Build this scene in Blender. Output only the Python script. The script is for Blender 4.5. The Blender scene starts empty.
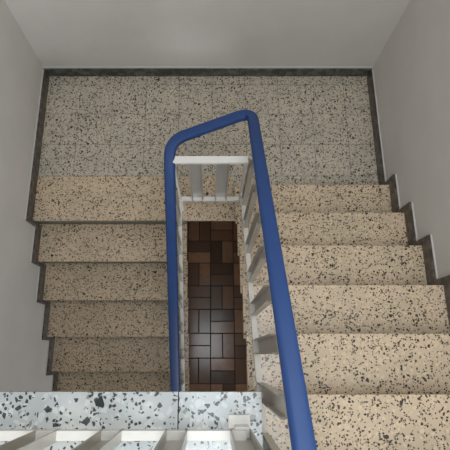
import bpy, bmesh, math
from mathutils import Vector, Matrix

# ---------------------------------------------------------------- dimensions
H = 3.2                      # camera above the intermediate landing
R = 0.183                    # riser
T = 0.269                    # going
N = 8                        # risers per flight
XL, XR = -1.341, 1.308       # side walls
YB = 2.222                   # back wall
YF = -3.2                    # wall behind the viewer
WX = 0.18                    # half width of the open well
YR1 = 1.178                  # first nosing of the rising flight
YL0 = 0.968
TL = 0.275                   # going of the falling flight                  # first nosing of the falling flight
ZU = N * R                   # upper floor
ZG = -N * R                  # ground floor
ZC = 3.98                    # ceiling
YU = -0.129                  # edge of the upper floor
PLATE = 0.032

sc = bpy.context.scene
COL = sc.collection

# ---------------------------------------------------------------- camera
cd = bpy.data.cameras.new('camera')
cam = bpy.data.objects.new('camera', cd)
COL.objects.link(cam)
cam.location = (0, 0, H)
cam.rotation_euler = (math.radians(16.18), 0, 0)
cd.sensor_width = 36
cd.sensor_fit = 'HORIZONTAL'
cd.lens = 448 / 450 * 36
cd.shift_x = 15 / 450
cd.clip_start = 0.02
sc.camera = cam

# ---------------------------------------------------------------- world, daylight, exposure
w = bpy.data.worlds.new('world')
sc.world = w
w.use_nodes = True
w.node_tree.nodes['Background'].inputs['Color'].default_value = (0.75, 0.85, 1.0, 1)
w.node_tree.nodes['Background'].inputs['Strength'].default_value = 0.6

SKY = (-0.36, 0.76, -1.6, 0.68)    # roof window x0 x1 y0 y1


def area(name, loc, rot, sx, sy, power, col):
    l = bpy.data.lights.new(name, 'AREA')
    l.shape = 'RECTANGLE'
    l.size, l.size_y, l.energy, l.color = sx, sy, power, col
    o = bpy.data.objects.new(name, l)
    o.location, o.rotation_euler = loc, rot
    COL.objects.link(o)
    return o


area('roof_daylight', ((SKY[0] + SKY[1]) / 2, (SKY[2] + SKY[3]) / 2, ZC + 0.12), (0, 0, 0),
     SKY[1] - SKY[0], SKY[3] - SKY[2], 60, (0.88, 0.95, 1.0))
# window in the wall behind the viewer
area('window_daylight', (-0.55, YF + 0.03, 2.85), (math.radians(90), 0, math.radians(0)),
     1.3, 1.3, 17, (1.0, 0.93, 0.84))
# cool fill added under the upper floor to brighten the ground floor
area('ground_fill', (0.55, YF + 0.03, -0.75), (math.radians(90), 0, 0), 1.3, 1.1, 46, (0.86, 0.93, 1.0))

sc.view_settings.view_transform = 'Standard'
sc.view_settings.look = 'None'
sc.view_settings.gamma = 1
sc.view_settings.use_curve_mapping = False
sc.view_settings.exposure = 0.0


# ---------------------------------------------------------------- materials
class G:
    def __init__(self, name):
        self.m = bpy.data.materials.new(name)
        self.m.use_nodes = True
        self.t = self.m.node_tree
        self.b = self.t.nodes['Principled BSDF']

    def n(self, kind, **kw):
        nd = self.t.nodes.new(kind)
        for k, v in kw.items():
            setattr(nd, k, v)
        return nd

    def put(self, sock, v):
        if isinstance(v, bpy.types.NodeSocket):
            self.t.links.new(v, sock)
        elif isinstance(v, tuple) and len(v) == 3 and sock.type == 'RGBA':
            sock.default_value = (*v, 1)
        else:
            sock.default_value = v

    def math(self, op, a, b=None, c=None):
        nd = self.n('ShaderNodeMath', operation=op)
        self.put(nd.inputs[0], a)
        if b is not None:
            self.put(nd.inputs[1], b)
        if c is not None:
            self.put(nd.inputs[2], c)
        return nd.outputs[0]

    def mix(self, f, a, b, blend='MIX'):
        nd = self.n('ShaderNodeMix', data_type='RGBA', blend_type=blend)
        self.put(nd.inputs[0], f)
        self.put(nd.inputs[6], a)
        self.put(nd.inputs[7], b)
        return nd.outputs[2]

    def step(self, v, lo, hi):
        nd = self.n('ShaderNodeMapRange', interpolation_type='SMOOTHSTEP')
        self.put(nd.inputs[0], v)
        self.put(nd.inputs[1], lo)
        self.put(nd.inputs[2], hi)
        return nd.outputs[0]

    def noise(self, vec, scale, detail=2.0):
        nd = self.n('ShaderNodeTexNoise')
        self.put(nd.inputs['Vector'], vec)
        nd.inputs['Scale'].default_value = scale
        nd.inputs['Detail'].default_value = detail
        return nd.outputs['Fac'], nd.outputs['Color']

    def pos(self):
        return self.n('ShaderNodeNewGeometry').outputs['Position']


def chips(g, vec, scale, keep, size, seed):
    """angular stone chips: mask, random value per chip"""
    mp = g.n('ShaderNodeMapping')
    g.put(mp.inputs['Vector'], vec)
    mp.inputs['Location'].default_value = (seed * 1.7, seed * 2.3, seed * 0.9)
    v = g.n('ShaderNodeTexVoronoi', feature='F1')
    g.put(v.inputs['Vector'], mp.outputs[0])
    v.inputs['Scale'].default_value = scale
    sep = g.n('ShaderNodeSeparateColor')
    g.put(sep.inputs[0], v.outputs['Color'])
    e = g.n('ShaderNodeTexVoronoi', feature='DISTANCE_TO_EDGE')
    g.put(e.inputs['Vector'], mp.outputs[0])
    e.inputs['Scale'].default_value = scale
    thr = g.math('MULTIPLY_ADD', sep.outputs[1], size[1] - size[0], size[0])
    d = g.math('SUBTRACT', e.outputs['Distance'], thr)
    inside = g.step(d, 0.0, 0.035)
    sel = g.math('LESS_THAN', sep.outputs[0], keep)
    return g.math('MULTIPLY', inside, sel), sep.outputs[2]


def terrazzo(name, base, base2, k, dark, rough=0.2, tiles=None, keep=1.0, coat=0.0, warm=0.0):
    g = G(name)
    p = g.pos()
    _, nc = g.noise(p, 45, 2)
    jit = g.n('ShaderNodeVectorMath', operation='MULTIPLY_ADD')
    g.put(jit.inputs[0], nc)
    jit.inputs[1].default_value = (0.007, 0.007, 0.007)
    g.put(jit.inputs[2], p)
    pv = jit.outputs[0]
    f, _ = g.noise(p, 4.5, 4)
    col = g.mix(g.step(f, 0.35, 0.65), base, base2)
    if tiles:
        px, py, pitch, ymin, ymax = tiles
        sp = g.n('ShaderNodeSeparateXYZ')
        g.put(sp.inputs[0], p)
        u = g.math('DIVIDE', g.math('SUBTRACT', sp.outputs[0], px), pitch)
        v = g.math('DIVIDE', g.math('SUBTRACT', sp.outputs[1], py), pitch)
        # nothing below the first row: it is one long edging plate
        row = g.math('GREATER_THAN', sp.outputs[1], ymin)
        cb = g.n('ShaderNodeCombineXYZ')
        g.put(cb.inputs[0], g.math('MULTIPLY', g.math('FLOOR', u), row))
        g.put(cb.inputs[1], g.math('FLOOR', v))
        wn = g.n('ShaderNodeTexWhiteNoise', noise_dimensions='3D')
        g.put(wn.inputs['Vector'], cb.outputs[0])
        col = g.mix(g.math('MULTIPLY', wn.outputs['Value'], 0.35), col, tuple(c * q for c, q in zip(base, (0.80, 0.80, 0.82))))
        def line(s):
            fr = g.math('FRACT', s)
            dd = g.math('MINIMUM', fr, g.math('SUBTRACT', 1.0, fr))
            return g.math('LESS_THAN', dd, 0.009)
        jx = g.math('MULTIPLY', line(u), row)
        jy = g.math('MULTIPLY', line(v), g.math('GREATER_THAN', sp.outputs[1], ymin - 0.03))
        joint = g.math('MAXIMUM', jx, jy)
    # light chips, brown chips, dark chips of three sizes
    m, r = chips(g, pv, 62 * k, 0.30 * keep, (0.05, 0.12), 1)
    col = g.mix(g.math('MULTIPLY', m, 0.55), col, tuple(min(1, c * 1.22) for c in base))
    m, r = chips(g, pv, 70 * k, 0.12 * keep, (0.10, 0.22), 2)
    col = g.mix(g.math('MULTIPLY', m, 0.75), col, tuple(c * q for c, q in zip(base, (0.42, 0.36, 0.28))))
    for s, kp, sz, sd in ((118 * k, 0.20, (0.04, 0.16), 3), (82 * k, 0.15, (0.06, 0.20), 4), (50 * k, 0.075, (0.12, 0.28), 5)):
        m, r = chips(g, pv, s, kp * keep, sz, sd)
        c = g.mix(r, dark, tuple(x * 1.3 for x in dark))
        col = g.mix(g.math('MULTIPLY', m, 0.93), col, c)
    if tiles:
        col = g.mix(g.math('MULTIPLY', joint, 0.5), col, (0.09, 0.075, 0.055))
    g.put(g.b.inputs['Base Color'], col)
    g.b.inputs['Roughness'].default_value = rough
    g.b.inputs['Specular IOR Level'].default_value = 0.5
    g.b.inputs['Coat Weight'].default_value = coat
    g.b.inputs['Coat Roughness'].default_value = 0.08
    return g.m


M = {}
M['landing'] = terrazzo('landing_terrazzo', (0.60, 0.53, 0.42), (0.51, 0.46, 0.375), 0.97, (0.018, 0.015, 0.012), 0.25,
                        tiles=(-0.785, 1.32, 0.2675, 1.32, 3))
M['tread'] = terrazzo('stair_terrazzo', (0.68, 0.53, 0.375), (0.59, 0.47, 0.33), 1.0, (0.018, 0.014, 0.011), 0.22)
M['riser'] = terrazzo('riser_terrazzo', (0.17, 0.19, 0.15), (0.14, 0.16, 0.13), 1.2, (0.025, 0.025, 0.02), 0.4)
M['slab'] = terrazzo('edge_slab_terrazzo', (0.62, 0.64, 0.63), (0.52, 0.56, 0.57), 0.72, (0.025, 0.032, 0.034), 0.22,
                     keep=1.0)


def plaster():
    g = G('painted_plaster')
    p = g.pos()
    f, _ = g.noise(p, 3.0, 4)
    f2, _ = g.noise(p, 140, 2)
    g.put(g.b.inputs['Base Color'], g.mix(g.step(f, 0.3, 0.7), (0.65, 0.62, 0.585), (0.69, 0.66, 0.625)))
    bp = g.n('ShaderNodeBump')
    bp.inputs['Strength'].default_value = 0.12
    bp.inputs['Distance'].default_value = 0.004
    g.put(bp.inputs['Height'], f2)
    g.put(g.b.inputs['Normal'], bp.outputs[0])
    g.b.inputs['Roughness'].default_value = 0.75
    return g.m


def marble(name, a, b):
    g = G(name)
    p = g.pos()
    f, _ = g.noise(p, 22, 6)
    f2, _ = g.noise(p, 70, 3)
    c = g.mix(g.step(f, 0.4, 0.65), a, b)
    c = g.mix(g.math('MULTIPLY', g.step(f2, 0.60, 0.72), 0.5), c, (0.25, 0.24, 0.20))
    g.put(g.b.inputs['Base Color'], c)
    g.b.inputs['Roughness'].default_value = 0.35
    return g.m


def pavers():
    """brown clinker laid in basket weave, 240 x 120 mm"""
    g = G('brown_clinker_pavers')
    sp = g.n('ShaderNodeSeparateXYZ')
    g.put(sp.inputs[0], g.pos())
    S = 0.241
    u = g.math('DIVIDE', g.math('ADD', sp.outputs[0], 0.235), S)
    v = g.math('DIVIDE', g.math('ADD', sp.outputs[1], 0.03), S)
    cu, cv = g.math('FLOOR', u), g.math('FLOOR', v)
    fu, fv = g.math('FRACT', u), g.math('FRACT', v)
    par = g.math('MODULO', g.math('ADD', g.math('ADD', cu, cv), 40.0), 2.0)
    inv = g.math('SUBTRACT', 1.0, par)
    s = g.math('ADD', g.math('MULTIPLY', fu, par), g.math('MULTIPLY', fv, inv))     # split axis
    l = g.math('ADD', g.math('MULTIPLY', fv, par), g.math('MULTIPLY', fu, inv))
    s2 = g.math('MULTIPLY', s, 2.0)
    half = g.math('FLOOR', s2)
    fs = g.math('FRACT', s2)
    d1 = g.math('MULTIPLY', g.math('MINIMUM', fs, g.math('SUBTRACT', 1.0, fs)), 0.5)
    d2 = g.math('MINIMUM', l, g.math('SUBTRACT', 1.0, l))
    d = g.math('MINIMUM', d1, d2)
    joint = g.math('SUBTRACT', 1.0, g.step(d, 0.012, 0.024))
    cb = g.n('ShaderNodeCombineXYZ')
    g.put(cb.inputs[0], cu); g.put(cb.inputs[1], cv); g.put(cb.inputs[2], half)
    wn = g.n('ShaderNodeTexWhiteNoise', noise_dimensions='3D')
    g.put(wn.inputs['Vector'], cb.outputs[0])
    f, _ = g.noise(g.pos(), 12, 4)
    c = g.mix(wn.outputs['Value'], (0.085, 0.045, 0.027), (0.37, 0.19, 0.10))
    c = g.mix(g.math('MULTIPLY', g.step(f, 0.4, 0.7), 0.35), c, (0.12, 0.08, 0.06))
    c = g.mix(joint, c, (0.012, 0.010, 0.009))
    g.put(g.b.inputs['Base Color'], c)
    g.put(g.b.inputs['Roughness'], g.math('MULTIPLY_ADD', joint, 0.5, 0.2))
    bp = g.n('ShaderNodeBump')
    bp.inputs['Strength'].default_value = 0.5
    bp.inputs['Distance'].default_value = 0.004
    g.put(bp.inputs['Height'], g.math('SUBTRACT', 1.0, joint))
    g.put(g.b.inputs['Normal'], bp.outputs[0])
    return g.m


def plain(name, c, rough, metallic=0.0, vary=0.08, coat=0.0):
    g = G(name)
    f, _ = g.noise(g.pos(), 18, 3)
    g.put(g.b.inputs['Base Color'], g.mix(f, tuple(x * (1 - vary) for x in c), tuple(min(1, x * (1 + vary)) for x in c)))
    g.b.inputs['Roughness'].default_value = rough
    g.b.inputs['Metallic'].default_value = metallic
    g.b.inputs['Coat Weight'].default_value = coat
    return g.m


M['wall'] = plaster()
M['marble'] = marble('green_grey_marble', (0.038, 0.042, 0.036), (0.13, 0.14, 0.12))
M['brown_marble'] = marble('brown_grey_marble', (0.055, 0.043, 0.035), (0.15, 0.125, 0.105))
M['pavers'] = pavers()
M['blue'] = plain('blue_plastic', (0.027, 0.064, 0.195), 0.5)
M['blue'].node_tree.nodes['Principled BSDF'].inputs['Specular IOR Level'].default_value = 0.25
M['white'] = plain('white_lacquer', (0.82, 0.80, 0.75), 0.35)
M['metal'] = plain('brushed_aluminium', (0.58, 0.55, 0.49), 0.36, metallic=0.4)
M['stone'] = plain('dark_stone', (0.022, 0.034, 0.034), 0.25)
M['ledge'] = plain('pale_paint', (0.62, 0.60, 0.57), 0.6)
M['body'] = plain('painted_concrete', (0.16, 0.15, 0.14), 0.8)


# ---------------------------------------------------------------- mesh helpers
def box(bm, x0, x1, y0, y1, z0, z1):
    v = [bm.verts.new(p) for p in ((x0, y0, z0), (x1, y0, z0), (x1, y1, z0), (x0, y1, z0),
                                   (x0, y0, z1), (x1, y0, z1), (x1, y1, z1), (x0, y1, z1))]
    for f in ((0, 3, 2, 1), (4, 5, 6, 7), (0, 1, 5, 4), (1, 2, 6, 5), (2, 3, 7, 6), (3, 0, 4, 7)):
        bm.faces.new([v[i] for i in f])


def prism_x(bm, pts, x0, x1):
    """polygon in (y, z) swept along x"""
    a = [bm.verts.new((x0, y, z)) for y, z in pts]
    b = [bm.verts.new((x1, y, z)) for y, z in pts]
    n = len(pts)
    bm.faces.new(a)
    bm.faces.new(b[::-1])
    for i in range(n):
        bm.faces.new((a[i], b[i], b[(i + 1) % n], a[(i + 1) % n]))


def build(name, bm, mat, parent=None, bevel=0.0, loc=None, smooth=False):
    bmesh.ops.recalc_face_normals(bm, faces=bm.faces[:])
    if bevel:
        bmesh.ops.bevel(bm, geom=bm.edges[:], offset=bevel, segments=2, affect='EDGES', profile=0.6, clamp_overlap=True)
    base = Vector((0, 0, 0))
    if parent is not None:
        base = parent.matrix_world.translation.copy()
        q = parent
        base = Vector((0, 0, 0))
        while q is not None:
            base += q.location
            q = q.parent
    if loc is None:
        xs = [v.co for v in bm.verts]
        loc = Vector(((min(c.x for c in xs) + max(c.x for c in xs)) / 2,
                      (min(c.y for c in xs) + max(c.y for c in xs)) / 2,
                      min(c.z for c in xs)))
    loc = Vector(loc)
    bmesh.ops.translate(bm, verts=bm.verts[:], vec=-loc)
    me = bpy.data.meshes.new(name)
    bm.to_mesh(me)
    bm.free()
    if smooth:
        for p in me.polygons:
            p.use_smooth = True
    me.materials.append(mat)
    o = bpy.data.objects.new(name, me)
    COL.objects.link(o)
    o.location = loc - base
    o.parent = parent
    return o


def structure(name, bm, mat, bevel=0.0):
    o = build(name, bm, mat, None, bevel)
    o['kind'] = 'structure'
    return o


def thing(name, loc, label, cat, group=None):
    o = bpy.data.objects.new(name, None)
    o.empty_display_size = 0.1
    COL.objects.link(o)
    o.location = loc
    o['label'] = label
    o['category'] = cat
    if group:
        o['group'] = group
    return o


def one(name, mat, args, parent=None, bevel=0.0, struct=False):
    bm = bmesh.new()
    for a in args:
        box(bm, *a)
    return structure(name, bm, mat, bevel) if struct else build(name, bm, mat, parent, bevel)


# ---------------------------------------------------------------- room shell
TH = 0.15
one('wall_left', M['wall'], [(XL - TH, XL, YF, YB, ZG, ZC)], struct=True)
one('wall_right', M['wall'], [(XR, XR + TH, YF, YB, ZG, ZC)], struct=True)
one('wall_back', M['wall'], [(XL - TH, XR + TH, YB, YB + TH, ZG, ZC)], struct=True)
# wall behind the viewer, with its window opening
wx0, wx1, wz0, wz1 = -1.2, 0.1, 2.2, 3.5
one('wall_front', M['wall'], [(XL - TH, wx0, YF - TH, YF, ZG, ZC), (wx1, XR + TH, YF - TH, YF, ZG, ZC),
                              (wx0, wx1, YF - TH, YF, ZG, wz0), (wx0, wx1, YF - TH, YF, wz1, ZC)], struct=True)
one('window_1', M['white'], [(wx0, wx0 + 0.05, YF - 0.1, YF - 0.04, wz0, wz1), (wx1 - 0.05, wx1, YF - 0.1, YF - 0.04, wz0, wz1),
                             (wx0 + 0.05, wx1 - 0.05, YF - 0.1, YF - 0.04, wz0, wz0 + 0.05),
                             (wx0 + 0.05, wx1 - 0.05, YF - 0.1, YF - 0.04, wz1 - 0.05, wz1)], struct=True)
# ceiling with the roof window opening
one('ceiling', M['wall'], [(XL - TH, SKY[0], YF - TH, YB + TH, ZC, ZC + 0.1), (SKY[1], XR + TH, YF - TH, YB + TH, ZC, ZC + 0.1),
                           (SKY[0], SKY[1], YF - TH, SKY[2], ZC, ZC + 0.1), (SKY[0], SKY[1], SKY[3], YB + TH, ZC, ZC + 0.1)],
    struct=True)

# ground floor
one('floor_ground', M['pavers'], [(XL - TH, XR + TH, YF - TH, YB + TH, ZG - 0.12, ZG)], struct=True)

# intermediate landing: terrazzo plate on its slab
bm = bmesh.new()
pts = [(XL, YL0), (WX, YL0), (WX, YR1 - T + 0.0), (WX, YR1), (XR, YR1), (XR, YB), (XL, YB)]
pts = [(XL, 1.32), (WX, 1.32), (WX, YL0), (XR, YL0), (XR, YB), (XL, YB)]
a = [bm.verts.new((x, y, -PLATE)) for x, y in pts]
b = [bm.verts.new((x, y, 0)) for x, y in pts]
bm.faces.new(a[::-1]); bm.faces.new(b)
for i in range(len(pts)):
    j = (i + 1) % len(pts)
    bm.faces.new((a[i], a[j], b[j], b[i]))
structure('floor_landing', bm, M['landing'])
one('floor_landing_edging', M['tread'], [(XL, WX, YL0, 1.3185, -PLATE, 0)], bevel=0.001, struct=True)
one('floor_landing_slab', M['body'], [(XL, XR, YL0 + 0.08, YB, -0.2, -PLATE)],
    struct=True)

# upper floor: edging plates with one joint, floor plates behind, slab below
bm = bmesh.new()
XJ = -0.1145
for x0, x1 in ((XL, XJ - 0.0015), (XJ + 0.0015, WX + 0.007)):
    box(bm, x0, x1, YU - 0.42, YU, ZU - PLATE, ZU)
edg = structure('floor_upper_edging', bm, M['slab'], bevel=0.0015)
# one large angular stone in the plate, ground flush
edg.data.materials.append(M['stone'])
bm = bmesh.new()
bm.from_mesh(edg.data)
vs = [bm.verts.new(Vector((x * 0.954, y * 0.954, ZU + 0.0002)) - edg.location) for x, y in
      ((-0.4123, -0.1463), (-0.4384, -0.1700), (-0.4325, -0.1857), (-0.4035, -0.1928), (-0.3993, -0.1806))]
f = bm.faces.new(vs)
f.material_index = 1
if f.normal.z < 0:
    f.normal_flip()
bm.to_mesh(edg.data)
bm.free()
YT = YR1 - (N - 1) * T       # top nosing of the rising flight
one('floor_upper', M['slab'], [(XL, WX, YF, YU - 0.423, ZU - PLATE, ZU), (WX, XR, YF, YT, ZU - PLATE, ZU)], struct=True)
one('floor_upper_slab', M['body'], [(XL, WX - 0.02, YF, YU - 0.03, ZU - 0.2, ZU - PLATE), (WX - 0.02, XR, YF, YT - 0.04, ZU - 0.2, ZU - PLATE)],
    struct=True)

# ---------------------------------------------------------------- flights
def flight(root, up):
    """up: rises towards the viewer on the right; else falls towards the viewer on the left"""
    if up:
        xa, xb, xi = WX, XR, (WX + 0.09, XR)
    else:
        xa, xb, xi = XL, -WX, (XL, -WX - 0.09)
    prof = []
    if up:
        for n in range(1, N):
            y = YR1 - (n - 1) * T
            z = n * R
            yn = y - T                                   # next nosing
            one('tread', M['tread'], [(xa, xb - 0.001, yn - 0.020, y, z - PLATE, z)], root, 0.003)
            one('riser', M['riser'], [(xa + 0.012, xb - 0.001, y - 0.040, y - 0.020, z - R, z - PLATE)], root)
            prof += [(y - 0.040, z - R), (y - 0.040, z - PLATE)]
        y = YR1 - (N - 1) * T
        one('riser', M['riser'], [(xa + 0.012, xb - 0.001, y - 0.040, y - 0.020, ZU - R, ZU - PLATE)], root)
        prof += [(y - 0.040, ZU - R), (y - 0.040, ZU - 0.21), (YT - 0.041 + 0.30, ZU - 0.21 - R * 0.9)]
        # sloping soffit
        prof = [(YR1 - 0.040, 0.0)] + [p for p in prof[1:-1]] + [(YR1 - 0.040, -0.12)]
        bm = bmesh.new()
        prism_x(bm, prof, xi[0], xi[1] - 0.001)
        build('stair_body', bm, M['body'], root)
    else:
        for n in range(1, N):
            y = YL0 - (n - 1) * TL                        # nosing above this tread
            z = -n * R
            yn = y - TL
            one('tread', M['tread'], [(xa + 0.001, xb, yn, y + 0.040, z - PLATE, z)], root, 0.003)
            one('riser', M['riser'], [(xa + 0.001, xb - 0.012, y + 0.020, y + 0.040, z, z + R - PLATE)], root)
            prof += [(y + 0.040, z - PLATE), (yn + 0.040, z - PLATE)]
        yl = YL0 - (N - 1) * TL
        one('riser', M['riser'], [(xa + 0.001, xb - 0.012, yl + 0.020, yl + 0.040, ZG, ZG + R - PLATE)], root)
        prof += [(yl + 0.040, ZG + 0.001), (yl + 0.26, ZG + 0.001), (YL0 + 0.040, -0.26)]
        bm = bmesh.new()
        prism_x(bm, prof, xi[0] + 0.001, xi[1])
        build('stair_body', bm, M['body'], root)


fr = thing('stair_flight', ((WX + XR) / 2, YR1, 0), 'tan speckled terrazzo steps on the right rising toward the viewer from the landing', 'stairs')
flight(fr, True)
fl = thing('stair_flight', ((XL - WX) / 2, YL0 - N * T, ZG), 'shaded terrazzo steps on the left going down from the landing under the white slab', 'stairs')
flight(fl, False)

# ---------------------------------------------------------------- skirting of dark marble
SH = 0.092
SE = 0.042
SD = 0.020


# back wall
one('baseboard_back', M['marble'], [(XL, XR, YB - SD, YB, 0, SH)], struct=True)
# plaster edge above the skirting catches the light as a thin pale line
one('trim_1', M['ledge'], [(XL, XR, YB - 0.010, YB, SH, SH + 0.012)], struct=True)


def skirt_strip(name, up, x0, x1, lx0, lx1):
    bm = bmesh.new()
    bl = bmesh.new()
    segs = []
    if up:
        # horizontal strips and vertical strips as separate slabs butted together
        segs.append((YR1 + SE, YB - SD, 0, SH))
        for n in range(1, N + 1):
            y = YR1 - (n - 1) * T
            segs.append((y, y + SE, (n - 1) * R, n * R + SH))
            y2 = y - T + SE if n < N else y - 0.6
            if n < N:
                segs.append((y2, y, n * R, n * R + SH))
        segs.append((YF, YT, ZU, ZU + SH))
    else:
        segs.append((YL0 - 0.028, YB - SD, 0, SH))
        for n in range(0, N):
            y = YL0 - n * TL
            segs.append((y - 0.028, y, -(n + 1) * R, -n * R))
            yend = y - TL - 0.028 if n < N - 1 else y - 0.9
            segs.append((yend, y - 0.028, -(n + 1) * R, -(n + 1) * R + SH))
    for (ya, yb, za, zb) in segs:
        box(bm, x0, x1, ya, yb, za, zb)
        box(bl, lx0, lx1, ya, yb, zb, zb + 0.007)
    structure(name, bm, M['brown_marble'])
    return bl


bl = skirt_strip('baseboard_right', True, XR - SD, XR, XR - 0.008, XR)
structure('trim_2', bl, M['ledge'])
bl = skirt_strip('baseboard_left', False, XL, XL + SD, XL, XL + 0.008)
structure('trim_3', bl, M['ledge'])

# ---------------------------------------------------------------- railings
SL = 0.173 / 0.27                   # slope of the flights


def sweep(bm, path, prof):
    """sweep a profile (side, up) along a path with the side axis kept level"""
    rings = []
    n = len(path)
    for i, p in enumerate(path):
        t = (path[min(i + 1, n - 1)] - path[max(i - 1, 0)]).normalized()
        side = t.cross(Vector((0, 0, 1))).normalized()
        up = side.cross(t).normalized()
        rings.append([bm.verts.new(p + side * a + up * b) for a, b in prof])
    m = len(prof)
    for i in range(n - 1):
        for j in range(m):
            bm.faces.new((rings[i][j], rings[i][(j + 1) % m], rings[i + 1][(j + 1) % m], rings[i + 1][j]))
    bm.faces.new(rings[0][::-1])
    bm.faces.new(rings[-1])


def rounded(w, h, r, seg=4):
    out = []
    for cx, cy, a0 in ((w / 2 - r, h / 2 - r, 0), (-w / 2 + r, h / 2 - r, 90), (-w / 2 + r, -h / 2 + r, 180), (w / 2 - r, -h / 2 + r, 270)):
        for k in range(seg + 1):
            a = math.radians(a0 + 90 * k / seg)
            out.append((cx + r * math.cos(a), cy + r * math.sin(a)))
    return out


def fillet(pts, rad, seg=7):
    """round the inner corners of a 3-D polyline"""
    out = [pts[0]]
    for i in range(1, len(pts) - 1):
        a, b, c = pts[i - 1], pts[i], pts[i + 1]
        r = rad[i - 1]
        u, v = (a - b).normalized(), (c - b).normalized()
        p0, p1 = b + u * r, b + v * r
        for k in range(seg + 1):
            s = k / seg
            out.append((1 - s) ** 2 * p0 + 2 * s * (1 - s) * b + s * s * p1)
    out.append(pts[-1])
    return out


def nose_r(y):                 # nosing line of the rising flight
    return 0.173 + (1.185 - y) * SL


def nose_l(y):
    return -(YL0 - y) * 0.173 / 0.275


rail = thing('stair_railing', (0, 1.045, 0), 'white steel stair railing with continuous blue handrail looping round the open well', 'railing')

YE = 1.045                     # plane of the short end section
# handrail
V = Vector
hr = [V((0.243, -1.10, 2.50)), V((0.243, 1.36, 0.88)), V((-0.226, 1.14, 0.94)), V((-0.226, 0.98, 0.86)), V((-0.226, -1.10, 0.86 - 2.08 * SL))]
path = fillet(hr, [0.11, 0.09, 0.03])
bm = bmesh.new()
sweep(bm, path, rounded(0.063, 0.044, 0.017))
h = build('handrail', bm, M['blue'], rail, smooth=True)
h['label'] = 'blue plastic handrail'


def channel(bm, c, width, depth, along, z0a, z0b, z1a, z1b, side):
    """upright channel: flat web and two flanges pointing to the well.
    along 'y' -> runs beside a flight, side = +1/-1 the x direction of the well; z0/z1 at the two edges"""
    t = 0.006
    a0, a1 = -width / 2, width / 2

    def z(s, lo, hi):
        return lo + (hi - lo) * (s - a0) / (a1 - a0)
    for (s0, s1, d0, d1) in ((a0, a1, 0, t), (a0, a0 + t, t, depth), (a1 - t, a1, t, depth)):
        q = []
        for zz in ((z0a, z0b), (z1a, z1b)):
            for s, d in ((s0, d0), (s1, d0), (s1, d1), (s0, d1)):
                if along == 'y':
                    q.append(bm.verts.new((c[0] + side * d, c[1] + s, z(s, *zz))))
                else:
                    q.append(bm.verts.new((c[0] + s, c[1] + side * d, z(s, *zz))))
        for f in ((0, 3, 2, 1), (4, 5, 6, 7), (0, 1, 5, 4), (1, 2, 6, 5), (2, 3, 7, 6), (3, 0, 4, 7)):
            bm.faces.new([q[i] for i in f])


BW, BD = 0.068, 0.026
XRR, XRL = 0.232, -0.232       # web planes


def sloped_bar(name, xa, xb, ya, yb, f, off, hgt):
    bm = bmesh.new()
    prism_x(bm, [(ya, f(ya) + off), (yb, f(yb) + off), (yb, f(yb) + off + hgt), (ya, f(ya) + off + hgt)], xa, xb)
    return build(name, bm, M['white'], rail)


# right side
sloped_bar('bottom_rail', 0.204, 0.230, -1.0, YE, nose_r, 0.085, 0.034)
sloped_bar('top_rail', 0.228, 0.262, -1.0, YE + 0.03, nose_r, 0.72, 0.03)
k = 5
y = 0.037 + 0.185 * 5
while y > -0.95:
    bm = bmesh.new()
    e = BW / 2
    channel(bm, (XRR, y), BW, BD, 'y', nose_r(y - e) + 0.07, nose_r(y + e) + 0.07, nose_r(y - e) + 0.725, nose_r(y + e) + 0.725, -1)
    build('baluster', bm, M['metal'], rail)
    y -= 0.185
# left side
sloped_bar('bottom_rail', -0.230, -0.204, -1.0, YE, nose_l, 0.085, 0.034)
sloped_bar('top_rail', -0.244, -0.204, -1.0, YE - 0.02, nose_l, 0.72, 0.03)
y = 0.93
while y > -0.95:
    bm = bmesh.new()
    channel(bm, (XRL, y), BW, BD, 'y', nose_l(y - e) + 0.07, nose_l(y + e) + 0.07, nose_l(y - e) + 0.725, nose_l(y + e) + 0.725, 1)
    build('baluster', bm, M['metal'], rail)
    y -= 0.185
# end section above the landing
one('bottom_rail', M['white'], [(-0.21, 0.21, YE - 0.013, YE + 0.013, 0.235, 0.265)], rail, 0.002)
one('top_rail', M['white'], [(-0.206, 0.212, YE - 0.02, YE + 0.02, 0.885, 0.91)], rail, 0.002)
for x in (-0.085, 0.075):
    bm = bmesh.new()
    channel(bm, (x, YE + 0.02), 0.078, 0.036, 'x', 0.22, 0.22, 0.89, 0.89, -1)
    build('baluster', bm, M['metal'], rail)
for x in (-0.205, 0.205):
    one('foot', M['white'], [(x - 0.013, x + 0.013, YE - 0.013, YE + 0.013, 0.0, 0.235)], rail, 0.002)
    one('upright', M['white'], [(x - 0.006, x + 0.006, YE - 0.014, YE + 0.014, 0.265, 0.885)], rail)
for n in (2, 4, 6):            # feet on the treads
    yy = YR1 - (n - 1) * T - 0.10
    one('foot', M['white'], [(0.206, 0.228, yy - 0.011, yy + 0.011, n * R, nose_r(yy) + 0.09)], rail)
    yy = YL0 - (n - 1) * TL - 0.16
    one('foot', M['white'], [(-0.228, -0.206, yy - 0.011, yy + 0.011, -n * R, nose_l(yy) + 0.09)], rail)

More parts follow.
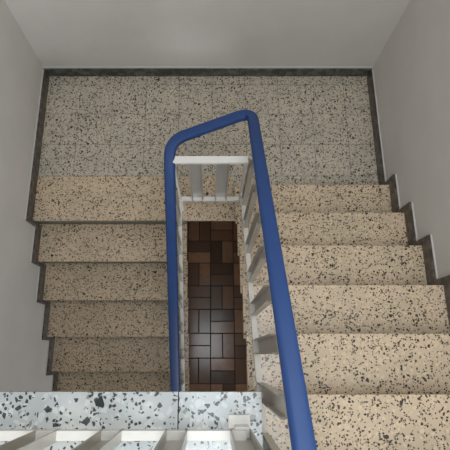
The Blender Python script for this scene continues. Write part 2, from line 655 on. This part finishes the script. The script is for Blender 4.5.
# landing railing at the bottom of the picture
lr = thing('landing_railing', (-0.5, -0.27, ZU), 'white steel railing standing on the white terrazzo slab at the bottom', 'railing')
YP = -0.259
one('bottom_rail', M['white'], [(XL + 0.01, 0.122, YP - 0.016, YP + 0.016, ZU + 0.075, ZU + 0.105)], lr, 0.002)
one('top_rail', M['white'], [(XL + 0.01, 0.15, YP - 0.02, YP + 0.02, ZU + 0.84, ZU + 0.865)], lr, 0.002)
bm = bmesh.new()
sweep(bm, [V((XL + 0.01, YP, ZU + 0.888)), V((0.0, YP, ZU + 0.888)), V((0.15, YP, ZU + 0.888))], rounded(0.063, 0.044, 0.017))
build('handrail', bm, M['blue'], lr, smooth=True)['label'] = 'blue plastic handrail'
x = 0.105
while x > XL + 0.05:
    bm = bmesh.new()
    channel(bm, (x, YP - 0.020), 0.0745, 0.036, 'x', ZU + 0.06, ZU + 0.06, ZU + 0.845, ZU + 0.845, 1)
    build('baluster', bm, M['metal'], lr)
    x -= 0.2185
one('foot_plate', M['white'], [(0.065, 0.143, -0.250, -0.205, ZU, ZU + 0.012)], lr, 0.002)
one('foot', M['white'], [(0.085, 0.135, -0.272, -0.236, ZU, ZU + 0.075)], lr, 0.002)
one('foot', M['white'], [(-1.2, -1.15, -0.272, -0.236, ZU, ZU + 0.075)], lr, 0.002)

# unseen round fill lamp, added to warm and brighten the rising flight
lamp = thing('fill_lamp', (0.78, 0.85, ZC), 'unseen round fill lamp added above the right steps', 'lamp')
bm = bmesh.new()
bmesh.ops.create_cone(bm, cap_ends=True, segments=40, radius1=0.17, radius2=0.18, depth=0.03, matrix=Matrix.Translation((0.78, 0.85, ZC - 0.016)))
build('base', bm, M['white'], lamp)
g = G('fill_lamp_glass')
g.b.inputs['Base Color'].default_value = (0.9, 0.88, 0.84, 1)
g.b.inputs['Emission Color'].default_value = (1.0, 0.86, 0.70, 1)
g.b.inputs['Emission Strength'].default_value = 12.5
bm = bmesh.new()
bmesh.ops.create_uvsphere(bm, u_segments=32, v_segments=16, radius=0.16, matrix=Matrix.Translation((0.78, 0.85, ZC - 0.035)) @ Matrix.Diagonal((1, 1, 0.5, 1)))
build('shade', bm, g.m, lamp, smooth=True)
